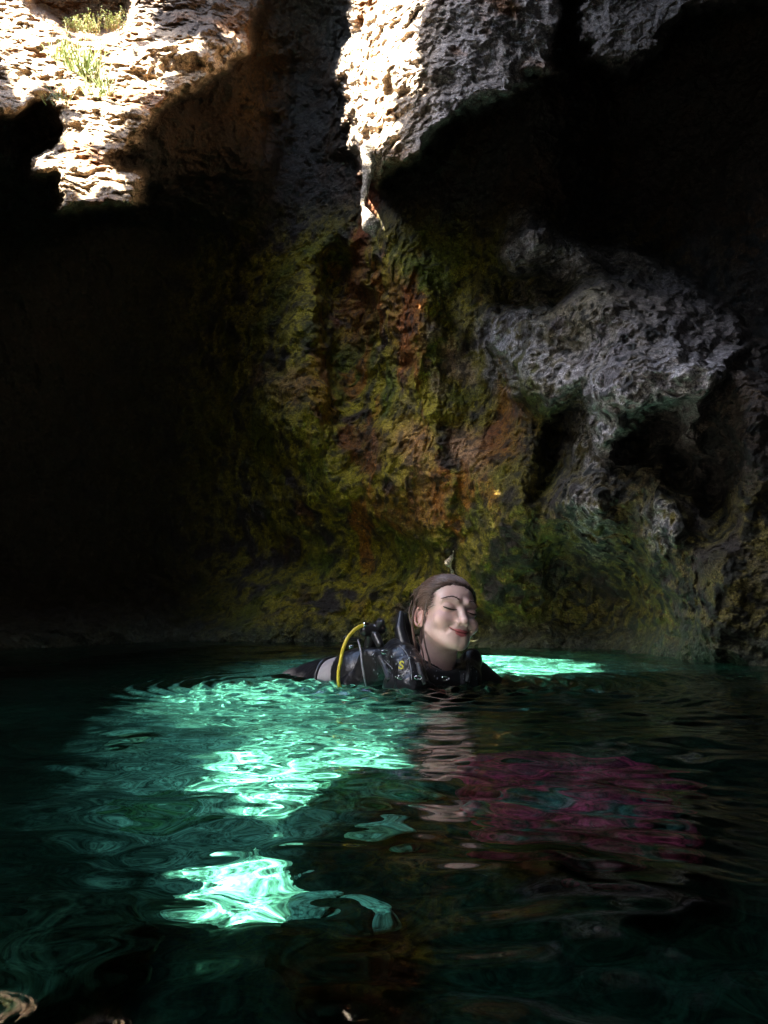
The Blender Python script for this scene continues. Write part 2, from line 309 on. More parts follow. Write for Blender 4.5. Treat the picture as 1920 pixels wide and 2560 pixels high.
# ------------------------------------------------------------------ water
def waves(x, y):
    z = np.zeros_like(x); rs = np.random.RandomState(11)
    for k in range(64):
        lam = math.exp(rs.uniform(math.log(.045), math.log(.7))); a = rs.normal(0, .8)+math.pi/2*.95; kx, ky = math.cos(a)*2*math.pi/lam, math.sin(a)*2*math.pi/lam
        slope = .0135*(lam/.25)**(-.02 if lam < .25 else -.35); z += slope*lam/(2*math.pi)*np.sin(kx*x+ky*y+rs.uniform(0, 6.28)+.8*np.sin(ky*.21*x-kx*.17*y))
    # rings and chop where the swimmer disturbs the surface
    for cx, cy, am, lam in ((.12, 2.3, .0042, .085), (-.20, 2.35, .0050, .06), (.3, 2.4, .0032, .05)):
        d = np.hypot(x-cx, y-cy); z += am*np.exp(-((d-.32)/.33)**2)*np.sin(2*math.pi*d/lam + 1.5*np.sin(3*np.arctan2(y-cy, x-cx)))
    P = np.stack([x*11, y*15, 0*x], -1); z += .0022*fbm(P, 2, 301)*(.35+2.3*np.exp(-((x+.05)**2/.35+(y-2.35)**2/.4)))
    return z
thw = np.radians(np.concatenate([np.linspace(-33, 33, 520), np.arange(34, 180, 1.2), np.arange(-180, -33.5, 1.2)]))
rr = np.concatenate([np.geomspace(.02, .3, 40)[:-1], np.geomspace(.3, 6.2, 720), [6.6, 7.2]])
RR, TT = np.meshgrid(rr, thw, indexing='ij'); wx = (RR*np.sin(TT)).ravel(); wy = (RR*np.cos(TT)).ravel(); wz = waves(wx, wy)
nr, nc = len(rr), len(thw)
V = np.stack([wx, wy, wz], -1); top = gridfaces(nr, nc, True)
sk = V[-nc:].copy(); sk[:, 2] = -4; n0 = len(V); V = np.concatenate([V, sk, [[0, 0, -4]], [[0, 0, waves(np.zeros(1), np.zeros(1))[0]]]])
i = np.arange(nc); j = (i+1) % nc
side = np.stack([n0-nc+i, n0-nc+j, n0+j, n0+i], -1)
m2 = bpy.data.meshes.new('water')
quads = np.concatenate([top, side]); tris = np.concatenate([np.stack([n0+i, n0+j, np.full(nc, n0+nc)], -1), np.stack([j, i, np.full(nc, n0+nc+1)], -1)])
m2.vertices.add(len(V)); m2.vertices.foreach_set('co', V.astype(np.float32).ravel())
li = np.concatenate([quads.ravel(), tris.ravel()]).astype(np.int32); m2.loops.add(len(li)); m2.loops.foreach_set('vertex_index', li)
ls = np.concatenate([np.arange(len(quads))*4, len(quads)*4+np.arange(len(tris))*3]).astype(np.int32); m2.polygons.add(len(ls)); m2.polygons.foreach_set('loop_start', ls)
smo = np.ones(len(ls), bool); smo[len(top):] = False; smo[len(quads)+nc:] = True; m2.polygons.foreach_set('use_smooth', smo); m2.update(calc_edges=True); m2.validate()
import bmesh
m2.materials.append(water_mat()); water = bpy.data.objects.new('water', m2); COL.objects.link(water); tag(water, kind='structure')
water.cycles.is_caustics_caster = True
# normals must point out (up)
if m2.polygons[nc*200].normal.z < 0: m2.flip_normals()

# ------------------------------------------------------------------ signed-distance modelling
def nets(fn, lo, hi, h):
    """surface nets: mesh of fn == 0 in the box lo..hi with cell size h"""
    lo = np.array(lo, float); n = np.ceil((np.array(hi)-lo)/h).astype(int)+1
    ax = [lo[k]+h*np.arange(n[k]) for k in range(3)]
    f = np.empty(tuple(n), np.float32)
    for i in range(n[0]):
        y, z = np.meshgrid(ax[1], ax[2], indexing='ij'); f[i] = fn(np.full(y.shape, ax[0][i]), y, z)
    s = f < 0; cnt = np.zeros(tuple(n-1), np.int32); acc = np.zeros(tuple(n-1)+(3,), np.float32)
    def corner(a, dx, dy, dz): return a[dx:n[0]-1+dx, dy:n[1]-1+dy, dz:n[2]-1+dz]
    E = []
    for d in range(3):
        o = [k for k in range(3) if k != d]
        for a in (0, 1):
            for b in (0, 1):
                c0 = [0, 0, 0]; c0[o[0]] = a; c0[o[1]] = b; c1 = list(c0); c1[d] = 1; E.append((c0, c1, d))
    for c0, c1, d in E:
        s0, s1 = corner(s, *c0), corner(s, *c1); m = s0 != s1; i = np.nonzero(m)
        f0, f1 = corner(f, *c0)[i], corner(f, *c1)[i]; t = f0/(f0-f1)
        p = np.empty((len(t), 3), np.float32); p[:] = c0; p[:, d] = t
        cnt[i] += 1; acc[i] += p
    act = cnt > 0; ids = -np.ones(cnt.shape, np.int64); ids[act] = np.arange(act.sum())
    cell = np.argwhere(act); V = lo + h*(cell + acc[act]/cnt[act][:, None])
    Fs = []
    for d in range(3):
        o = [k for k in range(3) if k != d]
        sl0 = [slice(None)]*3; sl0[d] = slice(0, n[d]-1); sl1 = [slice(None)]*3; sl1[d] = slice(1, n[d])
        a, b = s[tuple(sl0)], s[tuple(sl1)]
        e = np.argwhere(a != b); ok = (e[:, o[0]] > 0) & (e[:, o[1]] > 0) & (e[:, o[0]] < n[o[0]]-1) & (e[:, o[1]] < n[o[1]]-1); e = e[ok]
        def cid(u, v):
            q = e.copy(); q[:, o[0]] -= u; q[:, o[1]] -= v; return ids[q[:, 0], q[:, 1], q[:, 2]]
        q = np.stack([cid(1, 1), cid(0, 1), cid(0, 0), cid(1, 0)], -1)
        fl = a[e[:, 0], e[:, 1], e[:, 2]]
        if d == 1: fl = ~fl
        q[~fl] = q[~fl][:, ::-1]; Fs.append(q)
    return V, np.concatenate(Fs)
def mn(a, b, k):
    h = np.clip(.5+.5*(b-a)/k, 0, 1); return b*(1-h)+a*h-k*h*(1-h)
def mx(a, b, k): return -mn(-a, -b, k)
def sph(x, y, z, c, r): return np.sqrt((x-c[0])**2+(y-c[1])**2+(z-c[2])**2)-r
def ell(x, y, z, c, r):
    a, b, g = (x-c[0])/r[0], (y-c[1])/r[1], (z-c[2])/r[2]; k0 = np.sqrt(a*a+b*b+g*g); k1 = np.sqrt((a/r[0])**2+(b/r[1])**2+(g/r[2])**2)
    return k0*(k0-1)/np.maximum(k1, 1e-6)
def cap(x, y, z, a, b, ra, rb=None):
    rb = ra if rb is None else rb; d = [b[k]-a[k] for k in range(3)]; L = sum(v*v for v in d)+1e-9
    t = np.clip(((x-a[0])*d[0]+(y-a[1])*d[1]+(z-a[2])*d[2])/L, 0, 1)
    return np.sqrt((x-a[0]-t*d[0])**2+(y-a[1]-t*d[1])**2+(z-a[2]-t*d[2])**2)-(ra+(rb-ra)*t)
def chain(x, y, z, pts, rs, k=.1):
    r = None
    for i in range(len(pts)-1):
        c = cap(x, y, z, pts[i], pts[i+1], rs[i], rs[i+1]); r = c if r is None else np.minimum(r, c)
    return r
def tube_mesh(pts, rs, seg=8, sub=6):
    """smooth tube through points with radii; returns verts, faces (capped)"""
    P = [Vector(p) for p in pts]; Q = []; R = []
    for i in range(len(P)-1):
        p0 = P[max(i-1, 0)]; p1 = P[i]; p2 = P[i+1]; p3 = P[min(i+2, len(P)-1)]
        for k in range(sub):
            t = k/sub; Q.append(.5*((2*p1)+(p2-p0)*t+(2*p0-5*p1+4*p2-p3)*t*t+(3*p1-p0-3*p2+p3)*t**3)); R.append(rs[i]*(1-t)+rs[i+1]*t)
    Q.append(P[-1]); R.append(rs[-1]); V = []; Fc = []; up = Vector((.3, .2, .93)); 
    for i, q in enumerate(Q):
        d = (Q[min(i+1, len(Q)-1)]-Q[max(i-1, 0)]).normalized(); u = (up-d*up.dot(d))
        if u.length < .1: u = Vector((1, 0, 0))-d*d.x
        u.normalize(); v = d.cross(u); up = u
        for s in range(seg):
            a = 2*math.pi*s/seg; V.append(q+(u*math.cos(a)+v*math.sin(a))*R[i])
    for i in range(len(Q)-1):
        for s in range(seg): Fc.append((i*seg+s, i*seg+(s+1) % seg, (i+1)*seg+(s+1) % seg, (i+1)*seg+s))
    n = len(V); V += [Q[0], Q[-1]]; b = (len(Q)-1)*seg
    for s in range(seg): Fc.append((n, (s+1) % seg, s, s)); Fc.append((n+1, b+s, b+(s+1) % seg, b+(s+1) % seg))
    return [tuple(v) for v in V], Fc
def pyobj(name, V, Fc, mat, parent=None, smooth=True):
    Fc = [tuple(dict.fromkeys(f)) for f in Fc]
    m = bpy.data.meshes.new(name); m.from_pydata([tuple(v) for v in V], [], Fc); m.validate(); m.polygons.foreach_set('use_smooth', [smooth]*len(m.polygons)); m.update()
    m.materials.append(mat); o = bpy.data.objects.new(name, m); COL.objects.link(o)
    if parent: o.parent = parent
    return o
def join(parts):
    V = []; Fc = []
    for v, f in parts: n = len(V); V += list(v); Fc += [tuple(i+n for i in q) for q in f]
    return V, Fc
def keep_world(o, parent):
    o.parent = parent; o.matrix_parent_inverse = Matrix.Translation(-parent.location)
DY = 2.3
def W(px, py, dy=0.0): return at(px, py, DY+dy)


# ------------------------------------------------------------------ hanging rock drips that catch the sun
EXTRA = []
def drip(name, pts, rs, label, seed, col):
    lo = np.min([np.array(p) for p in pts], 0)-.12; hi = np.max([np.array(p) for p in pts], 0)+.12
    def f(x, y, z):
        d = None
        for i in range(len(pts)-1):
            c = cap(x, y, z, pts[i], pts[i+1], rs[i], rs[i+1]); d = c if d is None else mn(d, c, .008)
        P = np.stack([x.ravel(), y.ravel(), z.ravel()], -1)
        return d + (.010*fbm(P*22+seed, 3, seed) + .004*noise(P*90, seed+3)).reshape(x.shape)
    v, fc = nets(f, lo, hi, .006)
    o = mesh_np(name, v, fc, M_ROCK, color=np.tile(col, (len(v), 1))*(1+.3*noise(v*30, seed))[:, None]); tag(o, label, 'rock'); EXTRA.append((v, fc)); return o
p0 = wallpos(925, 430); yA = p0.y-.02
drip('stalactite', [at(925, 380, yA), at(920, 440, yA), at(912, 480, yA), at(906, 512, yA), at(914, 530, yA), at(926, 560, yA), at(934, 588, yA)], [.05, .022, .018, .010, .018, .042, .014], 'thin stalactite with a swollen tip hanging from the sunlit rock', 3, (.42, .36, .28))
yB = wallpos(1125, 1400).y-.035
drip('rock_spur', [at(1134, 1376, yB+.02), at(1128, 1396, yB), at(1120, 1408, yB-.02), at(1126, 1418, yB), at(1131, 1428, yB), at(1134, 1450, yB), at(1138, 1500, yB+.1)], [.006, .012, .020, .006, .007, .022, .05], 'tiny sunlit rock spur on the wall just above the swimmer\'s head', 5, (.45, .38, .27))
# ------------------------------------------------------------------ unseen roof added over the cave, its holes cut to shape the sun patches
def bed_from_px(px, py, depth):
    p = at(px, py, 1.0); d = (p-Vector((0, 0, CAMZ))).normalized(); s = Vector((0, 0, CAMZ)) + d*(-CAMZ/d.z)
    h = math.hypot(d.x, d.y); st = h/1.333; tn = st/math.sqrt(1-st*st); return (s.x+d.x/h*tn*depth, s.y+d.y/h*tn*depth)
DEP = .50
WATER_A = [bed_from_px(x, y, DEP) for x, y in ((360,1760),(480,1725),(640,1695),(780,1700),(900,1735),(980,1770),(1040,1800),(1000,1850),(930,1880),(1000,1925),(900,1950),(780,2000),(700,2050),(640,2010),(560,1960),(480,1900),(600,1860),(560,1830),(450,1790))]
WATER_B = [bed_from_px(x, y, DEP) for x, y in ((1190,1640),(1360,1640),(1480,1660),(1440,1690),(1340,1710),(1250,1715),(1190,1700))]
WATER_C = [bed_from_px(x, y+25, DEP) for x, y in ((455,2170),(560,2140),(700,2140),(800,2150),(760,2210),(720,2270),(680,2330),(640,2370),(590,2350),(520,2310),(430,2310))]
WATER_D = [bed_from_px(x, y, DEP) for x, y in ((1170,1770),(1290,1790),(1280,1830),(1170,1820))]
SKYHOLE = [(-7.5, -4.8), (-2.6, -4.8), (-3.0, -1.0), (-3.4, 1.0), (-3.6, 1.8), (-7.5, 1.8)]
def build_gobo_roof():
    sub_r = np.arange(0, WV.shape[0], 4); sub_c = np.arange(0, WV.shape[1], 4)
    A = WV[np.ix_(sub_r, sub_c)]; a, b = A.shape[:2]
    bvh = None; g = gridfaces(a, b, True); Af = A.reshape(-1, 3); g = g[Af[g][:, :, 2].min(1) < ZC+.2]
    PV = Af.tolist(); PF = g.tolist(); nwall = len(PF)
    for v, f in EXTRA: n = len(PV); PV += v.tolist(); PF += (f+n).tolist()
    bvh = BVHTree.FromPolygons(PV, PF)
    st = .03; gx = np.arange(-9, 9.01, st); gy = np.arange(-9, 8.01, st); nx, ny = len(gx), len(gy)
    GX, GY = np.meshgrid((gx[:-1]+gx[1:])/2, (gy[:-1]+gy[1:])/2)
    cand = (GX > -7) & (GX < 1.5) & (GY > -5) & (GY < 5)
    jit = fbm(np.stack([GX.ravel()*3, GY.ravel()*3, 0*GX.ravel()], -1), 4, 400).reshape(GX.shape)*.25
    insky = inpoly(GX+jit, GY-jit, SKYHOLE)
    hits = np.full(GX.shape+(3,), 1e9); L = SUNDIR
    idx = np.argwhere(cand); onx = np.zeros(GX.shape, bool)
    tw = ZC/-L.z
    for r_, c_ in idx:
        q = Vector((GX[r_, c_], GY[r_, c_], ZC)); h = bvh.ray_cast(q, L, tw)
        p = h[0] if h[0] is not None else q+L*tw
        hits[r_, c_] = p; onx[r_, c_] = h[0] is not None and h[2] >= nwall
    hx, hy, hz = hits[..., 0], hits[..., 1], hits[..., 2]
    px, py = proj(hx, hy, hz); iswater = hz < .01
    inframe = (px > np.where(iswater, -700, -60)) & (px < 1980) & (py > -60) & (py < 2700) & ((np.abs(hx) < 7))
    near = iswater & (hy < 1.6) & (hy > -.8) & (np.abs(hx) < 1.5)
    n1 = fbm(np.stack([hx.ravel(), hy.ravel(), hz.ravel()], -1)*5, 4, 410).reshape(GX.shape)
    n2 = fbm(np.stack([hx.ravel(), hy.ravel(), hz.ravel()], -1)*14+7, 3, 411).reshape(GX.shape)
    mx, my = px+n1*22+n2*26, py-n1*22+n2*22
    lit = inpoly(mx, my, LEDGE_LIT) | inpoly(mx, my, PILLAR_LIT)
    onx &= sum(np.roll(onx, d_, a_).astype(int) for d_, a_ in ((1, 0), (-1, 0), (1, 1), (-1, 1))) >= 3; lit |= onx
    hp_ = np.array((.17, 2.28, .12))-np.stack([GX, GY, np.full(GX.shape, ZC)], -1); Ln = np.array(L); tt_ = hp_@Ln; dist_ = np.linalg.norm(hp_-tt_[..., None]*Ln, axis=-1); shade = dist_ < .27   # roof kept closed over the swimmer to block the sun
    sh = DEP*math.tan(math.asin(math.sqrt(L.x**2+L.y**2)/1.333)); hl = math.hypot(L.x, L.y)
    ex, ey = hx+sh*L.x/hl+n1*.10, hy+sh*L.y/hl+n1*.10
    wl = inpoly(ex, ey, WATER_A) | inpoly(ex, ey, WATER_B) | inpoly(ex, ey, WATER_C) | inpoly(ex, ey, WATER_D)
    lit = np.where(iswater, wl, lit)
    for dr, dc in ((0, 1), (0, -1), (1, 0), (-1, 0), (1, 1), (-1, -1), (1, -1), (-1, 1)):          # no light through cells whose rays graze an edge
        jump = np.abs(np.roll(hits, (dr, dc), (0, 1))-hits).max(-1) > .8; lit = lit & ~(jump & ~onx)
    openc = cand & ~shade & np.where(inframe | near, lit, lit | insky)
    VX, VY = np.meshgrid(gx, gy); P = np.stack([VX.ravel(), VY.ravel(), np.full(VX.size, ZC)], -1)
    d = .10*fbm(P*.8, 3, 420)+.05*fbm(P*3.5, 3, 421); V = P + d[:, None]*np.array(SUNDIR)[None]     # relief runs along the sun's rays
    fcs = gridfaces(ny, nx); keep = ~openc.ravel(); fcs = fcs[keep]
    used = np.zeros(len(V), bool); used[fcs.ravel()] = True; mp = np.cumsum(used)-1
    cc = np.empty((used.sum(), 3)); cc[:] = (.05, .04, .032)
    o = mesh_np('sun_gobo_roof', V[used], mp[fcs], M_ROCK, color=cc); tag(o, kind='structure')
build_gobo_roof()
# ------------------------------------------------------------------ the swimmer
person = empty('person', W(1090, 1712), 'smiling person with wet brown hair in a black wetsuit, floating in the cave pool', 'person')
def skin_mat():
    m, t, p = new_mat('wet skin'); L = t.links; c = nd(t, 'ShaderNodeVertexColor', layer_name='Col'); L.new(c.outputs[0], p.inputs['Base Color'])
    p.inputs['Roughness'].default_value = .32; p.inputs['Specular IOR Level'].default_value = .5
    p.inputs['Subsurface Weight'].default_value = .12; p.inputs['Subsurface Radius'].default_value = (.008, .003, .002); p.inputs['Subsurface Scale'].default_value = 1.0
    n = nd(t, 'ShaderNodeTexNoise', Scale=420, Detail=3.0); g = nd(t, 'ShaderNodeNewGeometry'); L.new(g.outputs['Position'], n.inputs['Vector'])
    b = nd(t, 'ShaderNodeBump', Strength=.12, Distance=.001); L.new(n.outputs['Fac'], b.inputs['Height']); L.new(b.outputs[0], p.inputs['Normal'])
    return m
M_SKIN = skin_mat()
HC = Vector((.180, 2.3, .197)); HS = .01
HROT = Matrix.Rotation(math.radians(12.3), 4, 'Y') @ Matrix.Rotation(math.radians(27), 4, 'Z') @ Matrix.Rotation(math.radians(-15), 4, 'X')
HM = Matrix.Translation(HC) @ HROT @ Matrix.Scale(HS*1.02, 4) @ Matrix.Scale(1.11, 4, (1, 0, 0))
HMi = HM.inverted()
# the neck runs to the collar, wherever the head is turned
NB = HMi @ W(1085, 1690, .06); NB2 = HMi @ W(1085, 1760, .09)
def skull(x, y, z):
    ax = np.abs(x)
    d = ell(x, y, z, (0, 1.0, 3.2), (7.2, 9.0, 7.8))
    d = mn(d, ell(x, y, z, (0, -2.2, -3.6), (5.5, 6.2, 7.3)), 2.2)
    d = mn(d, cap(ax, y, z, (4.8, -.6, -5.0), (1.9, -5.2, -8.6), 1.6, 1.7), 1.8)
    d = mn(d, sph(ax, y, z, (.6, -6.15, -9.0), 1.75), 1.3)
    return d
def headf(x, y, z):
    ax = np.abs(x); d = skull(x, y, z)
    d = mn(d, sph(ax, y, z, (3.85, -5.25, -3.3), 2.55), 1.1)                       # raised cheeks
    d = mn(d, cap(ax, y, z, (1.4, -7.6, 2.3), (4.6, -6.2, 2.1), .85, .8), 1.2)   # brow
    d = mx(d, -ell(ax, y, z, (3.1, -9.0, .35), (2.1, 1.9, 1.25)), .9)            # sockets
    d = mn(d, ell(ax, y, z, (3.2, -6.35, .05), (1.95, 1.55, 1.45)), .35)          # closed lids
    d = mn(d, ell(x, y, z, (0, -6.45, -6.5), (2.9, 1.75, 2.1)), 1.3)
    nose = cap(x, y, z, (0, -7.45, 1.0), (0, -9.1, -2.9), .72, .9)
    nose = mn(nose, sph(x, y, z, (0, -9.55, -3.45), .98), .5); nose = mn(nose, sph(ax, y, z, (1.15, -8.55, -3.75), .75), .45)
    d = mn(d, nose, .75)
    d = mx(d, -ell(ax, y, z, (.55, -8.9, -4.5), (.32, .5, .40)), .2)
    # smile: folds, lips, parting
    d = mx(d, -chain(ax, y, z, [(1.8, -8.2, -4.1), (2.7, -8.0, -4.9), (3.4, -7.2, -5.9), (3.5, -6.7, -6.6)], [.2, .38, .42, .25]), .7)
    d = mn(d, chain(ax, y, z, [(0, -8.3, -6.15), (.5, -8.34, -6.02), (1.5, -7.95, -5.9), (2.8, -7.0, -5.3)], [.34, .36, .28, .12]), .3)
    d = mn(d, chain(ax, y, z, [(0, -8.1, -6.98), (1.2, -7.92, -6.74), (2.6, -7.0, -5.65)], [.46, .40, .14]), .3)
    d = mx(d, -chain(ax, y, z, [(0, -8.75, -6.5), (1.4, -8.4, -6.3), (2.5, -7.5, -5.75), (3.2, -6.95, -5.05)], [.12, .14, .15, .24]), .18)
    d = mx(d, -sph(x, y, z, (0, -8.75, -8.1), .7), .8)
    # lash line groove where the lids almost meet
    d = mx(d, -chain(ax, y, z, [(1.5, -8.1, -.35), (2.5, -8.15, -.74), (3.7, -8.0, -.74), (4.85, -7.15, -.1)], [.12, .32, .34, .14]), .12)
    d = mx(d, -chain(ax, y, z, [(1.8, -8.1, .35), (3.1, -8.2, .72), (4.5, -7.4, .42)], [.06, .08, .06]), .25)
    # ears
    u, v = y-1.2, z+1.9; q = ax-6.95-.22*u
    e = np.sqrt((u/1.0)**2*2.6+(v/1.0)**2*.92); ring = np.sqrt(((e-2.4)*.62)**2+(q-.40)**2)-.30
    ring = np.where((u > -1.4) | (v > .9), ring, ring+.5)
    plate = ell(ax, y, z, (6.9, 1.3, -1.6), (.42, 1.45, 2.35))
    ear = mn(ring, plate, .3); ear = mn(ear, ell(ax, y, z, (7.0, .6, -4.2), (.42, .75, .8)), .4)
    ear = mx(ear, -ell(ax, y, z, (7.6, 1.1, -2.1), (.75, .75, 1.15)), .3)
    d = mn(d, ear, .3)
    nk = cap(x, y, z, (0, 1.2, -5), tuple(NB), 4.7, 5.0); nk = mn(nk, cap(x, y, z, tuple(NB), tuple(NB2), 5.0, 7.0), 1.5)
    return mn(d, nk, 1.4)
lo = np.minimum((-9, -12.5, -13), np.array(NB2)-8); hi = np.maximum((9, 11.5, 12.5), np.array(NB2)+8)
HV, HF = nets(headf, lo, hi, .2)
x, y, z = HV.T; ax = np.abs(x); hc = np.empty((len(HV), 3)); hc[:] = (.64, .45, .41)
def mixh(col, m):
    m = np.clip(m, 0, 1)[:, None]; hc[:] = hc*(1-m)+np.array(col)*m
nz = noise(HV*.5, 5)+.7*noise(HV*2.2, 6)+.5*noise(HV*6, 8); mixh((.62, .33, .29), np.exp(-((ax-4.4)**2+(y+6)**2+(z+3)**2)/5)*.6); mixh((.62, .33, .30), np.exp(-((ax)**2+(y+10.6)**2+(z+4)**2)/1.2)*.5)
lipd = np.minimum(chain(ax, y, z, [(0, -8.35, -6.15), (.5, -8.38, -6.02), (1.5, -8.0, -5.92), (2.8, -7.05, -5.33)], [.34, .36, .28, .1]), chain(ax, y, z, [(0, -8.2, -6.96), (1.2, -8.0, -6.72), (2.6, -7.05, -5.65)], [.46, .40, .1]))
mixh((.47, .13, .14), sm(.16, .0, lipd)); mixh((.12, .02, .02), sm(.16, .04, chain(ax, y, z, [(0, -8.55, -6.5), (1.4, -8.2, -6.3), (2.6, -7.3, -5.72)], [.10, .1, .08])))
mixh((.62, .30, .27), sm(6.9, 7.3, ax)*.6)
mixh((.30, .19, .17), sm(.25, .02, chain(ax, y, z, [(1.75, -8.1, -.30), (2.6, -8.1, -.62), (3.6, -7.95, -.62), (4.55, -7.25, -.12)], [.12, .2, .22, .12]))*.9)
mixh((.47, .30, .27), sm(1.6, .6, np.sqrt((ax-3.15)**2+(y+7.6)**2*.4+(z-.9)**2))*.35)
hc *= (1+.07*nz)[:, None]
def toworld(V): return (np.asarray(V)@np.array(HM.to_3x3()).T)+np.array(HM.translation)
body = mesh_np('body', toworld(HV), HF, M_SKIN, color=hc); keep_world(body, person)
M_DARKHAIR = plain('dark lash hair', (.03, .018, .013), .6)
M_EYE = plain('eye', (.06, .035, .03), .1, noise_amt=.05)
# lashes and eyebrows
M_BROW = plain('brow hair', (.075, .04, .028), .6)
for s in (1, -1):
    parts = []; bro = []
    def S(p): return HM @ Vector((s*p[0], p[1], p[2]))
    parts.append(tube_mesh([S(p) for p in [(1.5, -7.95, -.25), (2.5, -8.2, -.52), (3.7, -8.02, -.54), (5.05, -6.95, .05)]], [.0008, .0020, .0024, .0010], 6))
    for k in range(14):
        t = k/13; a = Vector((1.9+2.8*t, -8.05+.85*t**2, -.30-.30*math.sin(t*3.1))); b = a+Vector((.30*(t-.2), -.22, -.16)); parts.append(tube_mesh([S(a), S(b)], [.0006, .0002], 4, 2))
    for k in range(46):
        t = k/45; c = Vector((1.3+3.9*t, -8.75+2.0*t**1.6, 2.5+1.0*math.sin(min(1, t*1.2)*2.3)-.8*t)); 
        o = Vector((0, -.05, random.uniform(-.22, .22)*(1-.6*t))); b = c+o+Vector((.55, .12, .12-.35*t)); bro.append(tube_mesh([S(c+o), S(b)], [.0011, .0005], 4, 2))
    lash = pyobj('eyelash', *join(parts), M_DARKHAIR); keep_world(lash, person)
    brow = pyobj('eyebrow', *join(bro), M_BROW); keep_world(brow, person)
for s in (1, -1):
    v, f = nets(lambda x, y, z: sph(x, y, z, (s*3.2, -6.22, -.15), 1.36), (s*3.15-1.7, -8.3, -2), (s*3.15+1.7, -4.8, 1.7), .2)
    e = mesh_np('eye', toworld(v), f, M_EYE); keep_world(e, person)
# earring
v, f = nets(lambda x, y, z: np.minimum(sph(x, y, z, (-7.55, .55, -4.5), .25), sph(x, y, z, (-7.5, .30, -4.2), .15)), (-8, -.2, -5.0), (-7, 1, -3.8), .07)
er = mesh_np('earring', toworld(v), f, plain('gold', (.9, .62, .25), .15, 1.0)); keep_world(er, person)
# hair: wet, combed back over the skull, hanging in locks behind the ear
def hairf(x, y, z):
    ax = np.abs(x); sk = skull(x, y, z)
    phi = np.arctan2(x, z-1.0+.0*y); r = np.sqrt(x*x+(z-1)**2)
    P = np.stack([(phi*7).ravel(), (y*.16).ravel(), (r*.25).ravel()], -1)
    st = noise(P, 3).reshape(x.shape)*.34 + noise(P*np.array((3.1, 1.6, 1)), 4).reshape(x.shape)*.20
    capd = sk-.30-st*1.1
    hl = np.interp(y, [-9, -7.2, -5.5, -3.8, -2.7, -1.8, -1.0, -.4, 1.4, 3.2, 6, 10], [7.6, 7.0, 6.2, 4.6, 2.9, .8, -1.6, -.2, 1.2, -3.2, -8, -10])
    hl = hl - .35*st*3
    d = mx(capd, (hl-z)*.65, .35)
    back = cap(x, y, z, (0, 7.6, 3.5), (-.6, 7.0, -5.5), 3.0, 2.5)+.4*st; back = mn(back, cap(x, y, z, (-.8, 6.8, -5), (-2.2, 6.2, -12.5), 2.3, 1.2)+.5*st, 1)
    return mn(d, back, 1.2)
def hair_mat():
    m, t, p = new_mat('wet brown hair'); L = t.links
    c = nd(t, 'ShaderNodeVertexColor', layer_name='Col'); L.new(c.outputs[0], p.inputs['Base Color']); p.inputs['Roughness'].default_value = .36; p.inputs['Specular IOR Level'].default_value = .6
    return m
M_HAIR = hair_mat()
v1, f1 = nets(hairf, (-9, -10.5, -14), (9, 12, 12.5), .22)
# loose strands lying on the skull, following the comb direction
sv = []; sf = []
def addpart(vf):
    n = len(sv); sv.extend([tuple(HMi @ Vector(q)) for q in vf[0]]); sf.extend([tuple(i+n for i in q) for q in vf[1]])
rs = random.Random(3)
def onskull(p, off):
    p = Vector(p)
    for _ in range(6):
        a = np.array([p.x]); b = np.array([p.y]); c = np.array([p.z]); d0 = float(skull(a, b, c)[0]); e = .05
        g = Vector((float(skull(a+e, b, c)[0])-d0, float(skull(a, b+e, c)[0])-d0, float(skull(a, b, c+e)[0])-d0)); 
        if g.length < 1e-6: break
        p = p-g.normalized()*(d0-off)
    return p
for k in range(460):
    phi = rs.uniform(-1.75, 1.2); y0 = -11.3+5.0*min(1.2, abs(phi))**1.1+rs.uniform(-.3, 1.6)*(1 if k % 2 else 3); L_ = rs.uniform(6, 12); pts = []
    for i in range(6):
        t = i/5; yy = y0+L_*t; ph = phi*(1+.15*t)+rs.uniform(-.03, .03); rr_ = 8.5
        pts.append(onskull((rr_*math.sin(ph), yy, 2+rr_*math.cos(ph)-.12*t*abs(ph)*3), (.45 if i == 0 else .66)+.14*math.sin(i*1.3+k)+(.25*t*t if rs.random() < .2 else 0)))
    addpart(tube_mesh([HM @ p for p in pts], [.0004, .0009, .0011, .0011, .0009, .0003], 5, 3))
# locks hanging in front of and behind the ear, down to the collar
def lock(pts, r, n=5, sp=.9):
    for q in range(n):
        j = [Vector((rs.uniform(-1, 1), rs.uniform(-1, 1), rs.uniform(-.5, .5)))*sp*.0035 for _ in pts]
        addpart(tube_mesh([Vector(p)+a*(i/len(pts)+.3) for i, (p, a) in enumerate(zip(pts, j))], [r*.6]+[r]*(len(pts)-2)+[r*.25], 6, 5))
lock([W(1040,1505,-.015), W(1031,1545,-.045), W(1034,1590,-.055), W(1042,1640,-.06), W(1036,1668,-.06)], .0022, 7)
lock([W(1066,1500,-.06), W(1061,1540,-.085), W(1058,1580,-.085), W(1064,1615,-.075), W(1074,1655,-.065), W(1073,1690,-.07)], .0010, 5, .9)
lock([W(1030,1500,.0), W(1022,1530,-.02), W(1028,1560,-.04)], .0014, 5, 1.0)
lock([W(1045,1590,-.055), W(1055,1625,-.06), W(1062,1660,-.065), W(1085,1705,-.075)], .0013, 4, .9)
lock([W(1040,1600,-.055), W(1046,1650,-.065), W(1043,1690,-.075), W(1046,1715,-.085)], .0012, 3, .9)
lock([W(1072,1462,-.02), W(1052,1468,-.01), W(1040,1478,-.005), W(1033,1490,-.0)], .0013, 9, 2.4)
lock([W(1068,1480,-.03), W(1050,1488,-.02), W(1040,1505,-.02), W(1030,1535,-.02)], .0013, 8, 2.0)
sv = np.array(sv); sf4 = np.array([f if len(set(f)) == 4 else f for f in sf])
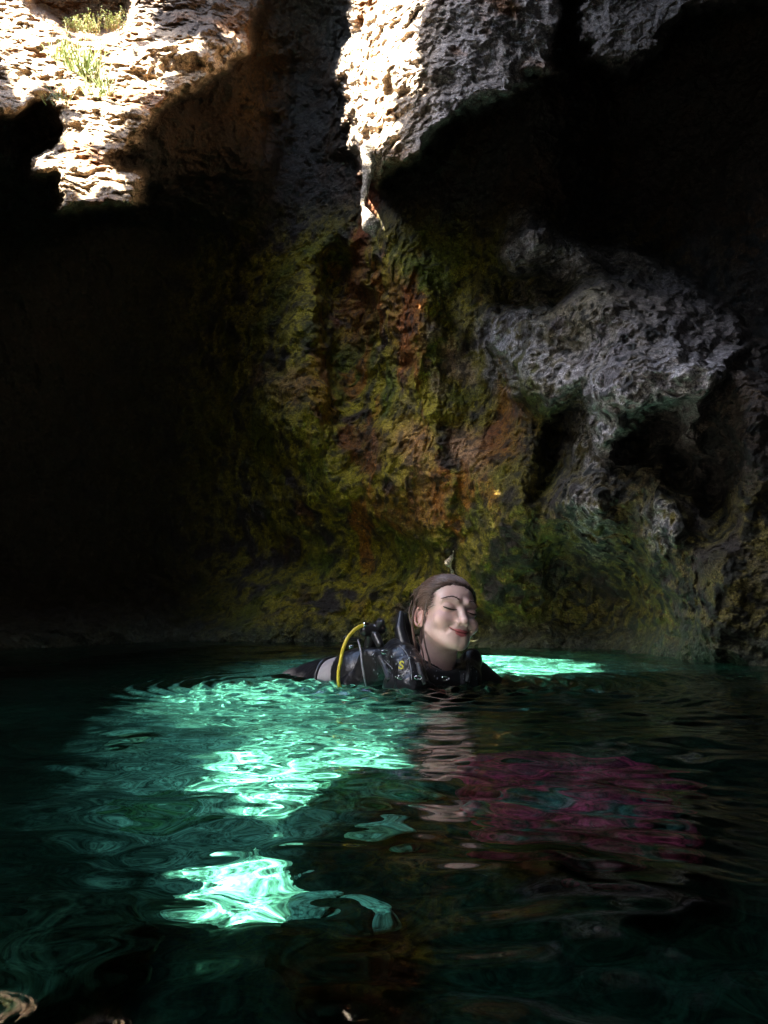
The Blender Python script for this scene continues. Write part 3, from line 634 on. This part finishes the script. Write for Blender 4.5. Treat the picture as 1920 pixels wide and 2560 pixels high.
hv = np.concatenate([v1, sv]); hf = np.concatenate([f1, np.array(sf)+len(v1)])
hf = [tuple(dict.fromkeys(int(i) for i in f)) for f in hf]
hP = np.stack([np.arctan2(hv[:, 0], hv[:, 2]-1)*11, hv[:, 1]*.25, hv[:, 2]*.3], -1); hn = .6*noise(hP, 9)+.4*noise(hP*np.array((2.7, 1, 1)), 12)
hcol = np.array((.050, .030, .024))*(1+.0*hn)[:, None]; k = sm(.05, .55, hn)[:, None]; hcol = hcol*(1-k)+np.array((.15, .10, .08))*k
k2 = np.concatenate([np.zeros(len(v1)), np.ones(len(sv))])[:, None]*(.35+.4*noise(hv*.5, 33)[:, None]); hcol = hcol*(1-k2)+np.array((.24, .155, .12))*k2
m = bpy.data.meshes.new('hair'); m.from_pydata(toworld(hv).tolist(), [], hf); m.validate(); m.polygons.foreach_set('use_smooth', [True]*len(m.polygons))
a = m.color_attributes.new('Col', 'FLOAT_COLOR', 'POINT'); cc = np.ones((len(m.vertices), 4), np.float32); cc[:, :3] = hcol[:len(m.vertices)]; a.data.foreach_set('color', cc.ravel())
m.materials.append(M_HAIR); hair = bpy.data.objects.new('hair', m); COL.objects.link(hair); keep_world(hair, person)

# wetsuit: torso, arms with gloves, legs trailing under water, and a soft collar
M_NEO = plain('black neoprene', (.012, .013, .016), .33, spec=.5, noise_amt=.3, nscale=120, bump=.25)
M_FAB = plain('black nylon', (.008, .008, .010), .30, spec=.5, noise_amt=.3, nscale=70, bump=.9)
sR = W(1015, 1716, -.09); sL = W(1185, 1700, .13); nb = W(1085, 1700, .05); hip = W(985, 1925, .34); chest = W(1030, 1800, .10)
eR = W(1090, 1960, -.16); hR = W(1270, 1990, -.20); eL = W(1300, 1775, .16); hL = W(1420, 1880, .10)
kR = W(1090, 1930, .72); kL = W(1180, 1900, .62); aR = W(1130, 1860, 1.12); aL = W(1210, 1850, 1.02)
def hand(x, y, z, wr, dirv, side):
    dv = Vector(dirv).normalized(); u = dv.cross(Vector((0, 0, 1))).normalized(); n = u.cross(dv); wr = Vector(wr); pc = wr+dv*.05
    d = cap(x, y, z, wr, pc, .024, .03)
    for k, ln in ((-1.5, .062), (-.5, .078), (.5, .084), (1.5, .074)):
        b = wr+dv*.085+u*k*.019; m_ = b+dv*ln*.5-n*.008; e_ = b+dv*ln*.85-n*.032; d = mn(d, chain(x, y, z, [pc+u*k*.012, b, m_, e_], [.016, .0105, .0095, .0085]), .006)
    b = wr+dv*.03+u*side*.03; return mn(d, chain(x, y, z, [wr+dv*.015, b, b+dv*.035+u*side*.02-n*.012, b+dv*.06+u*side*.018-n*.025], [.018, .013, .0115, .010]), .008)
def suitf(x, y, z):
    d = cap(x, y, z, sR, sL, .058, .058)
    d = mn(d, cap(x, y, z, nb+Vector((-.02, .03, -.07)), hip, .125, .12), .08)
    d = mn(d, ell(x, y, z, tuple(chest), (.15, .12, .12)), .06)
    d = mn(d, cap(x, y, z, sR, eR, .056, .045), .03); d = mn(d, cap(x, y, z, eR, hR, .045, .030), .02)
    d = mn(d, cap(x, y, z, sL, eL, .052, .045), .03); d = mn(d, cap(x, y, z, eL, hL, .045, .030), .02)
    d = mn(d, cap(x, y, z, hip, kR, .10, .062), .04); d = mn(d, cap(x, y, z, hip, kL, .10, .062), .04)
    d = mn(d, cap(x, y, z, kR, aR, .062, .042), .02); d = mn(d, cap(x, y, z, kL, aL, .062, .042), .02)
    d = np.minimum(d, hand(x, y, z, hR, (.9, -.2, -.1), -1)); d = np.minimum(d, hand(x, y, z, hL, (.8, -.3, -.2), 1))
    # neck opening
    d = mx(d, -cap(x, y, z, W(1085, 1685, .05), W(1092, 1640, .02), .058, .062), .02)
    P = np.stack([x.ravel(), y.ravel(), z.ravel()], -1)
    return d + .006*noise(P*13, 50).reshape(x.shape)
v, f = nets(suitf, (-1.15, 2.0, -.98), (.75, 3.55, .16), .0095)
suit = mesh_np('wetsuit', v, f, M_NEO); keep_world(suit, person)
cA, cB = W(1083, 1700, .05), W(1090, 1640, .03)
def collarf(x, y, z):
    o = cap(x, y, z, W(1078, 1730, .05), W(1078, 1655, .03), .078, .070); i = cap(x, y, z, W(1085, 1750, .05), W(1088, 1600, .02), .062, .064)
    d = mx(o, -i, .006)
    # high at the back of the neck, open at the throat
    th_ = (x-W(1085, 1650).x)*.95-(y-DY-.04)*(-.30); topz = W(0, 1668).z+.03*np.clip(-th_/.06, -1.2, 1.4)
    d = mx(d, z-topz, .008)
    hood = chain(x, y, z, [W(1003, 1535, .07), W(1000, 1575, .04), W(1012, 1620, .01), W(1035, 1665, -.02)], [.010, .017, .02, .022]); hood2 = chain(x, y, z, [W(1012, 1540, .10), W(1020, 1600, .10), W(1050, 1660, .10)], [.010, .02, .03])
    return mn(mn(d, hood, .012), hood2, .02)
v, f = nets(collarf, (-.08+.05, 2.2, -.08), (.30, 2.5, .24), .004)
collar = mesh_np('suit_collar', v, f, M_NEO); keep_world(collar, person)

# buoyancy vest with its straps, piping and emblem
wing0, wing1 = W(895, 1712, .08), W(1000, 1676, .03)
def vestf(x, y, z):
    d = cap(x, y, z, wing0, wing1, .060, .066)
    d = mn(d, cap(x, y, z, W(935, 1648, .02), W(985, 1660, -.03), .036, .046), .04)
    d = mn(d, chain(x, y, z, [W(985, 1625, .02), W(1010, 1650, -.08), W(1030, 1720, -.14), W(1050, 1800, -.12)], [.030, .045, .052, .06]), .02)
    d = mn(d, chain(x, y, z, [W(1165, 1660, .14), W(1178, 1650, .08), W(1168, 1700, .02), W(1140, 1800, .0)], [.022, .030, .045, .06]), .02)
    d = mn(d, cap(x, y, z, W(1188, 1655, .09), W(1184, 1690, .06), .013, .02), .01)
    P = np.stack([x.ravel(), y.ravel(), z.ravel()], -1)
    return d + .008*noise(P*16, 60).reshape(x.shape) + .003*noise(P*45, 61).reshape(x.shape)
v, f = nets(vestf, (-.28, 2.02, -.22), (.42, 2.60, .20), .0055)
vest = mesh_np('buoyancy_vest', v, f, M_FAB); keep_world(vest, person)
def body_sdf(p):
    a, b, c = np.array([p.x]), np.array([p.y]), np.array([p.z]); return min(float(vestf(a, b, c)[0]), float(suitf(a, b, c)[0]), float(collarf(a, b, c)[0]))
def surf(px, py, off=.003):
    """point on the suit or vest that the ray through the pixel meets"""
    o = Vector((0, 0, CAMZ)); d = (at(px, py, 1)-o).normalized(); t = 1.75
    for _ in range(60):
        s_ = body_sdf(o+d*t)
        if s_ < .002 or t > 3: break
        t += max(s_*.7, .001)
    return o+d*(t-off) if t < 2.9 else W(px, py, -.05)
M_GREY = plain('grey piping', (.16, .17, .19), .4); M_YEL = plain('yellow hose rubber', (.50, .40, .03), .38, noise_amt=.12, nscale=30)
M_STEEL = plain('chromed brass', (.75, .76, .78), .18, 1.0); M_TANK = plain('pale painted tank metal', (.28, .265, .28), .35, .0, .5, .35, 25, .2)
lines = [[(998,1612),(1016,1632),(1026,1660),(1030,1700)], [(960,1650),(972,1662),(982,1672)], [(953,1658),(964,1668),(972,1680)], [(1066,1700),(1085,1712),(1098,1722)]]
pp = join([tube_mesh([surf(*q) for q in l], [.0012]*len(l), 6, 5) for l in lines]); pip = pyobj('piping', *pp, M_GREY); pip.parent = vest
def text_obj(name, s, size, loc, normal, mat, roll=0.0, ext=.0008):
    c = bpy.data.curves.new(name, 'FONT'); c.body = s; c.size = size; c.extrude = ext; c.offset = .0007; c.align_x = 'CENTER'; c.align_y = 'CENTER'; t = bpy.data.objects.new(name, c); COL.objects.link(t)
    bpy.context.view_layer.update(); me = bpy.data.meshes.new_from_object(t.evaluated_get(bpy.context.evaluated_depsgraph_get())); bpy.data.objects.remove(t)
    me.materials.clear(); me.materials.append(mat); o = bpy.data.objects.new(name, me); COL.objects.link(o)
    R = normal.to_track_quat('Z', 'Y').to_matrix().to_4x4(); me.transform(Matrix.Translation(loc) @ R @ Matrix.Rotation(roll, 4, 'Z')); return o
ep = surf(1003, 1664, .004); em = text_obj('emblem', 'S', .031, ep, Vector((-.08, -1, .12)), plain('yellow emblem', (.50, .46, .05), .6), math.radians(-10)); em.parent = vest
M_WEB = plain('wet webbing', (.03, .031, .036), .32, nscale=300, bump=.6)
for l in ([(948, 1640), (962, 1668), (972, 1700)], [(1046, 1660), (1052, 1685), (1062, 1712)], [(1168, 1655), (1172, 1680), (1168, 1705)]):
    pts = [surf(*q, off=.002) for q in l]; V_, F_ = tube_mesh(pts, [.0075]*len(l), 10, 5)
    c_ = sum(pts, Vector())/len(pts); V_ = [tuple(Vector(v)+Vector((0, .0035, 0))) for v in V_]; st_ = pyobj('strap', V_, F_, M_WEB); st_.parent = vest
drops = []; rd = random.Random(12)
for _ in range(90):
    p = surf(rd.uniform(930, 1195), rd.uniform(1615, 1698), .001)
    if p.y > 2.6 or body_sdf(p) > .006: continue
    r_ = rd.uniform(.0008, .0018); drops.append(tube_mesh([p+Vector((0, 0, r_)), p-Vector((0, 0, r_*rd.uniform(.5, 2.5)))], [r_*.8, r_], 6, 2))
dr = pyobj('water_drops', *join(drops), plain('water beads', (.25, .27, .3), .04, 0, 1.0)); dr.parent = vest; dr['kind'] = 'stuff'
# buckles on the straps
for (bx_, by_) in ((1002, 1693), (1045, 1694), (1112, 1696), (962, 1630)):
    p = surf(bx_, by_, .004); v, f = [], []
    ring = [p+Vector((.009*math.cos(a), 0, .005*math.sin(a))) for a in np.linspace(0, 2*math.pi, 13)]
    v, f = tube_mesh(ring, [.0013]*13, 6, 2); b_ = pyobj('buckle', v, f, M_STEEL); b_.parent = vest

# ------------------------------------------------------------------ breathing set on the swimmer's back
tank = empty('scuba_tank', W(900, 1700, .12), 'pale diving cylinder with black regulator and bright yellow hose behind the swimmer', 'diving tank')
ta, tb = W(905, 1692, .12), W(745, 1738, .36)
def tankf(x, y, z):
    return cap(x, y, z, ta, tb, .080, .082)
v, f = nets(tankf, (-.62, 2.25, -.40), (.06, 2.88, .16), .008); c = mesh_np('cylinder', v, f, M_TANK); keep_world(c, tank)
# black sleeve and strap over the shoulder of the tank
ax_ = (tb-ta).normalized()
def sleevef(x, y, z):
    P = np.stack([x.ravel(), y.ravel(), z.ravel()], -1); s_ = (x-ta.x)*ax_.x+(y-ta.y)*ax_.y+(z-ta.z)*ax_.z
    ed = .012*noise(P*12, 70).reshape(x.shape)
    d = np.maximum(tankf(x, y, z)-.007-ed*.4, s_-.045)
    d2 = np.maximum(tankf(x, y, z)-.008-ed*.5, .118+ed*1.5-s_)
    return np.minimum(d, d2)
v, f = nets(sleevef, (-.62, 2.2, -.40), (.08, 2.90, .18), .0065); c = mesh_np('tank_sleeve', v, f, M_FAB); keep_world(c, tank)
def firstf(x, y, z):
    a = W(928, 1585, .06); d = cap(x, y, z, W(925, 1625, .08), W(930, 1575, .05), .020, .019)
    d = mn(d, cap(x, y, z, W(912, 1578, .03), W(955, 1572, .05), .015, .014), .006); d = mn(d, sph(x, y, z, W(948, 1560, .04), .013), .005)
    d = mn(d, cap(x, y, z, W(940, 1590, .02), W(950, 1612, .0), .013, .012), .006); d = mn(d, sph(x, y, z, W(866, 1596, .04), .009), .003)
    d = mn(d, cap(x, y, z, W(866, 1596, .04), W(900, 1600, .05), .006), .004)
    return mn(d, cap(x, y, z, W(955, 1556, .03), W(950, 1552, .05), .009), .003)
v, f = nets(firstf, (-.16, 2.25, .02), (.04, 2.45, .24), .0035); fs = mesh_np('regulator', v, f, plain('black rubber', (.012, .012, .014), .28, spec=.6)); keep_world(fs, tank)
hp = [W(916,1562,.03), W(900,1566,.02), W(884,1577,.01), W(868,1597,.0), W(857,1625,-.01), W(851,1655,-.01), W(846,1685,-.02), W(850,1720,-.02), W(880,1770,.0)]
hose = pyobj('hose', *tube_mesh(hp, [.0052]*9, 14, 8), M_YEL); keep_world(hose, tank)
fit = pyobj('hose_fitting', *tube_mesh([W(922,1562,.03), W(908,1562,.025)], [.0085, .0078], 12, 3), M_STEEL); fit.parent = hose
kn = pyobj('hose_fitting', *tube_mesh([W(872,1618,.0), W(884,1614,.0)], [.006, .005], 10, 3), M_STEEL); kn.parent = fs
g2 = pyobj('gauge_hose', *tube_mesh([W(895,1600,.0), W(902,1628,-.03), W(905,1660,-.055), W(911,1694,-.06), W(918,1730,-.05)], [.0028]*5, 10, 6), plain('grey rubber hose', (.20, .20, .23), .3)); keep_world(g2, tank)

# ------------------------------------------------------------------ rocks of their own, and plants
def lump(name, c, r, seed, mat, col, amp=.28, col2=None, n=60, rot=0):
    u, v = np.meshgrid(np.linspace(0, 2*math.pi, 2*n, endpoint=False), np.linspace(.02, math.pi-.02, n)); d = np.stack([np.cos(u)*np.sin(v), np.sin(u)*np.sin(v), np.cos(v)], -1).reshape(-1, 3)
    k = 1+amp*fbm(d*1.3+seed, 3, seed)+.35*amp*fbm(d*4+seed, 4, seed+1, ridge=True)
    sq = np.sign(d)*np.abs(d)**.8; P = sq*k[:, None]*np.array(r); ca, sa = math.cos(rot), math.sin(rot); P = np.stack([P[:, 0]*ca-P[:, 1]*sa, P[:, 0]*sa+P[:, 1]*ca, P[:, 2]], -1)
    cc = np.empty((len(P), 3)); cc[:] = col
    if col2 is not None: q = sm(-.05, .2, fbm(d*2.4+seed*3, 4, seed+5))[:, None]; cc = cc*(1-q)+np.array(col2)*q
    cc = np.clip(cc*(1+.3*fbm(d*7, 3, seed+9))[:, None], .01, .85)
    nr, nc = n, 2*n; fc = gridfaces(nr, nc, True)[:, ::-1]; P = np.concatenate([P, [P[:nc].mean(0)], [P[-nc:].mean(0)]])
    i = np.arange(nc); j = (i+1) % nc
    cc = np.concatenate([cc, cc[:1], cc[-1:]])
    V = P.tolist(); Fc = [tuple(int(t) for t in q) for q in fc]+[(nr*nc, int(a), int(b)) for a, b in zip(i, j)]+[(nr*nc+1, (nr-1)*nc+int(b), (nr-1)*nc+int(a)) for a, b in zip(i, j)]
    o = pyobj(name, V, Fc, mat); a = o.data.color_attributes.new('Col', 'FLOAT_COLOR', 'POINT'); q = np.ones((len(V), 4), np.float32); q[:, :3] = cc; a.data.foreach_set('color', q.ravel())
    o.location = c; return o
M_WROCK = rock_mat('submerged rock', .6, .9, .35, .1)
def brock(px, py, dz, r, seed, col, label, col2=None, rot=0, group=None, amp=.28):
    x, y = bed_from_px(px, py, DEP); z = float(bedz(np.array([x]), np.array([y]))[0])+dz
    o = lump('submerged_rock', (x, y, z), r, seed, M_WROCK, col, amp, col2, 48, rot); tag(o, label, 'rock', group); o.cycles.is_caustics_receiver = True; return o
PALE = (.55, .53, .42); MOSSY = (.12, .16, .07)
brock(610, 2225, -.03, (.10, .09, .08), 11, PALE, 'pale submerged boulder in the sun patch nearest the camera', (.45, .45, .34), .4)
brock(640, 1960, -.04, (.18, .14, .10), 12, PALE, 'large pale submerged rock under the brightest patch of water', (.50, .50, .40), .1)
brock(450, 1990, .0, (.09, .07, .05), 13, (.16, .18, .13), 'dull green submerged rock left of the brightest patch of water', MOSSY, .8)
brock(930, 1985, .0, (.09, .07, .05), 14, (.16, .18, .13), 'flat greenish submerged rock below the swimmer\'s reflection', MOSSY, 0)
brock(1430, 2030, .13, (.19, .13, .12), 15, (.78, .03, .09), 'crimson encrusted submerged rock right of the swimmer\'s reflection', (.30, .02, .045), .2)
brock(1450, 2200, .15, (.14, .10, .10), 16, (.78, .035, .09), 'smaller crimson and grey submerged rock nearest the right side', (.10, .09, .09), -.3)
brock(150, 2470, .10, (.07, .06, .06), 17, (.05, .045, .03), 'dim brownish submerged rock standing in for a reflection at the bottom left corner', (.03, .03, .02), .5)  # brownish rock put in for a reflection on the water
brock(820, 2500, .08, (.06, .05, .05), 18, (.03, .035, .025), 'dark rounded submerged rock at the bottom middle', (.02, .025, .015), 0)
for k, (a, b) in enumerate(((815, 2290), (780, 2360), (955, 2370), (985, 2130), (330, 1860))):
    brock(a, b, .06, (.04, .03, .025), 30+k, (.6, .6, .48), ('small pale pebble right of the nearest sun patch', 'small pale pebble below and right of the nearest sun patch', 'roundish pebble on the dark bed right of the nearest boulder', 'lone pale pebble between the bright patch and the crimson rocks', 'small pale stone at the left end of the bright water')[k], None, k, 'small stones on the seabed')

# grass and shrub tufts on the sunlit ledge
def leafmat(n, c):
    m, t, p = new_mat(n); L = t.links; o = nd(t, 'ShaderNodeNewGeometry'); r = nd(t, 'ShaderNodeMapRange'); r.inputs[3].default_value = .5; r.inputs[4].default_value = 1.5; L.new(o.outputs['Random Per Island'], r.inputs[0])
    s = nd(t, 'ShaderNodeVectorMath', operation='SCALE'); s.inputs[0].default_value = c; L.new(r.outputs[0], s.inputs['Scale']); L.new(s.outputs[0], p.inputs['Base Color']); p.inputs['Roughness'].default_value = .5
    p.inputs['Transmission Weight'].default_value = 0; return m
M_GRASS = leafmat('sunlit grass', (.22, .27, .09)); M_STEM = plain('dry stems', (.28, .20, .10), .8)
def tuft(px, py, size, n, label, seed, leafy=False):
    rd = random.Random(seed); base = wallpos(px, py)+Vector((0, -.03, 0)); e = empty('ledge_plant', base, label, 'plant', 'plants on the sunlit ledge'); V = []; Fc = []; SV = []
    for k in range(n):
        a = rd.uniform(0, 6.28); ln = size*rd.uniform(.4, 1); lean = rd.uniform(.15, .9); w_ = size*.018*rd.uniform(.6, 1.3)
        r0 = Vector((rd.gauss(0, size*.22), rd.gauss(0, size*.08), rd.gauss(0, size*.06))); d = Vector((math.cos(a)*lean, math.sin(a)*lean*.7-.15, 1)).normalized(); pr = None; sidev = d.cross(Vector((rd.uniform(-1, 1), rd.uniform(-1, 1), .1))).normalized()
        q = r0.copy(); pts = []
        for s_ in range(5):
            pts.append(q.copy()); q += d*ln/4; d = (d+Vector((0, 0, -.16*s_*lean))).normalized()
        if not leafy or k % 3 == 0:
            n0 = len(V)
            for s_, p in enumerate(pts): ww = w_*(1-(s_/4)**1.5)+.0004; V += [p-sidev*ww, p+sidev*ww]
            for s_ in range(4): Fc.append((n0+2*s_, n0+2*s_+1, n0+2*s_+3, n0+2*s_+2))
        if leafy:
            SV.append(tube_mesh(pts, [.003, .0025, .002, .0015, .001], 4, 2))
            for p in pts[1:]:
                for _ in range(5):
                    c_ = p+Vector([rd.gauss(0, size*.07) for _ in range(3)]); u = Vector([rd.gauss(0, 1) for _ in range(3)]).normalized(); v_ = u.orthogonal().normalized(); L_ = size*rd.uniform(.04, .08); n0 = len(V)
                    V += [c_-u*L_, c_-v_*L_*.45+u*L_*.1, c_+u*L_, c_+v_*L_*.45+u*L_*.1]; Fc.append((n0, n0+1, n0+2, n0+3))
    pyobj('foliage', V, Fc, M_GRASS, e, False)
    if SV: pyobj('stem', *join(SV), M_STEM, e)
tuft(215, 190, .24, 120, 'widest spray of green grass in the middle of the sunlit ledge', 1)
tuft(160, 150, .16, 50, 'pale grass tuft at the left of the sunlit ledge', 2)
tuft(190, 82, .12, 20, 'leafy bush against the dark recess, leftmost of the three in the top row', 3, True)
tuft(232, 90, .13, 24, 'leafy bush against the dark recess, middle of the three in the top row', 4, True)
tuft(288, 80, .14, 24, 'leafy bush against the dark recess beside the pale rock post', 5, True)
tuft(150, 265, .14, 40, 'small dry grass tuft low on the ledge under the long grass', 6)
tuft(250, 250, .20, 60, 'short grass tuft on the lower right slope of the sunlit ledge', 7)
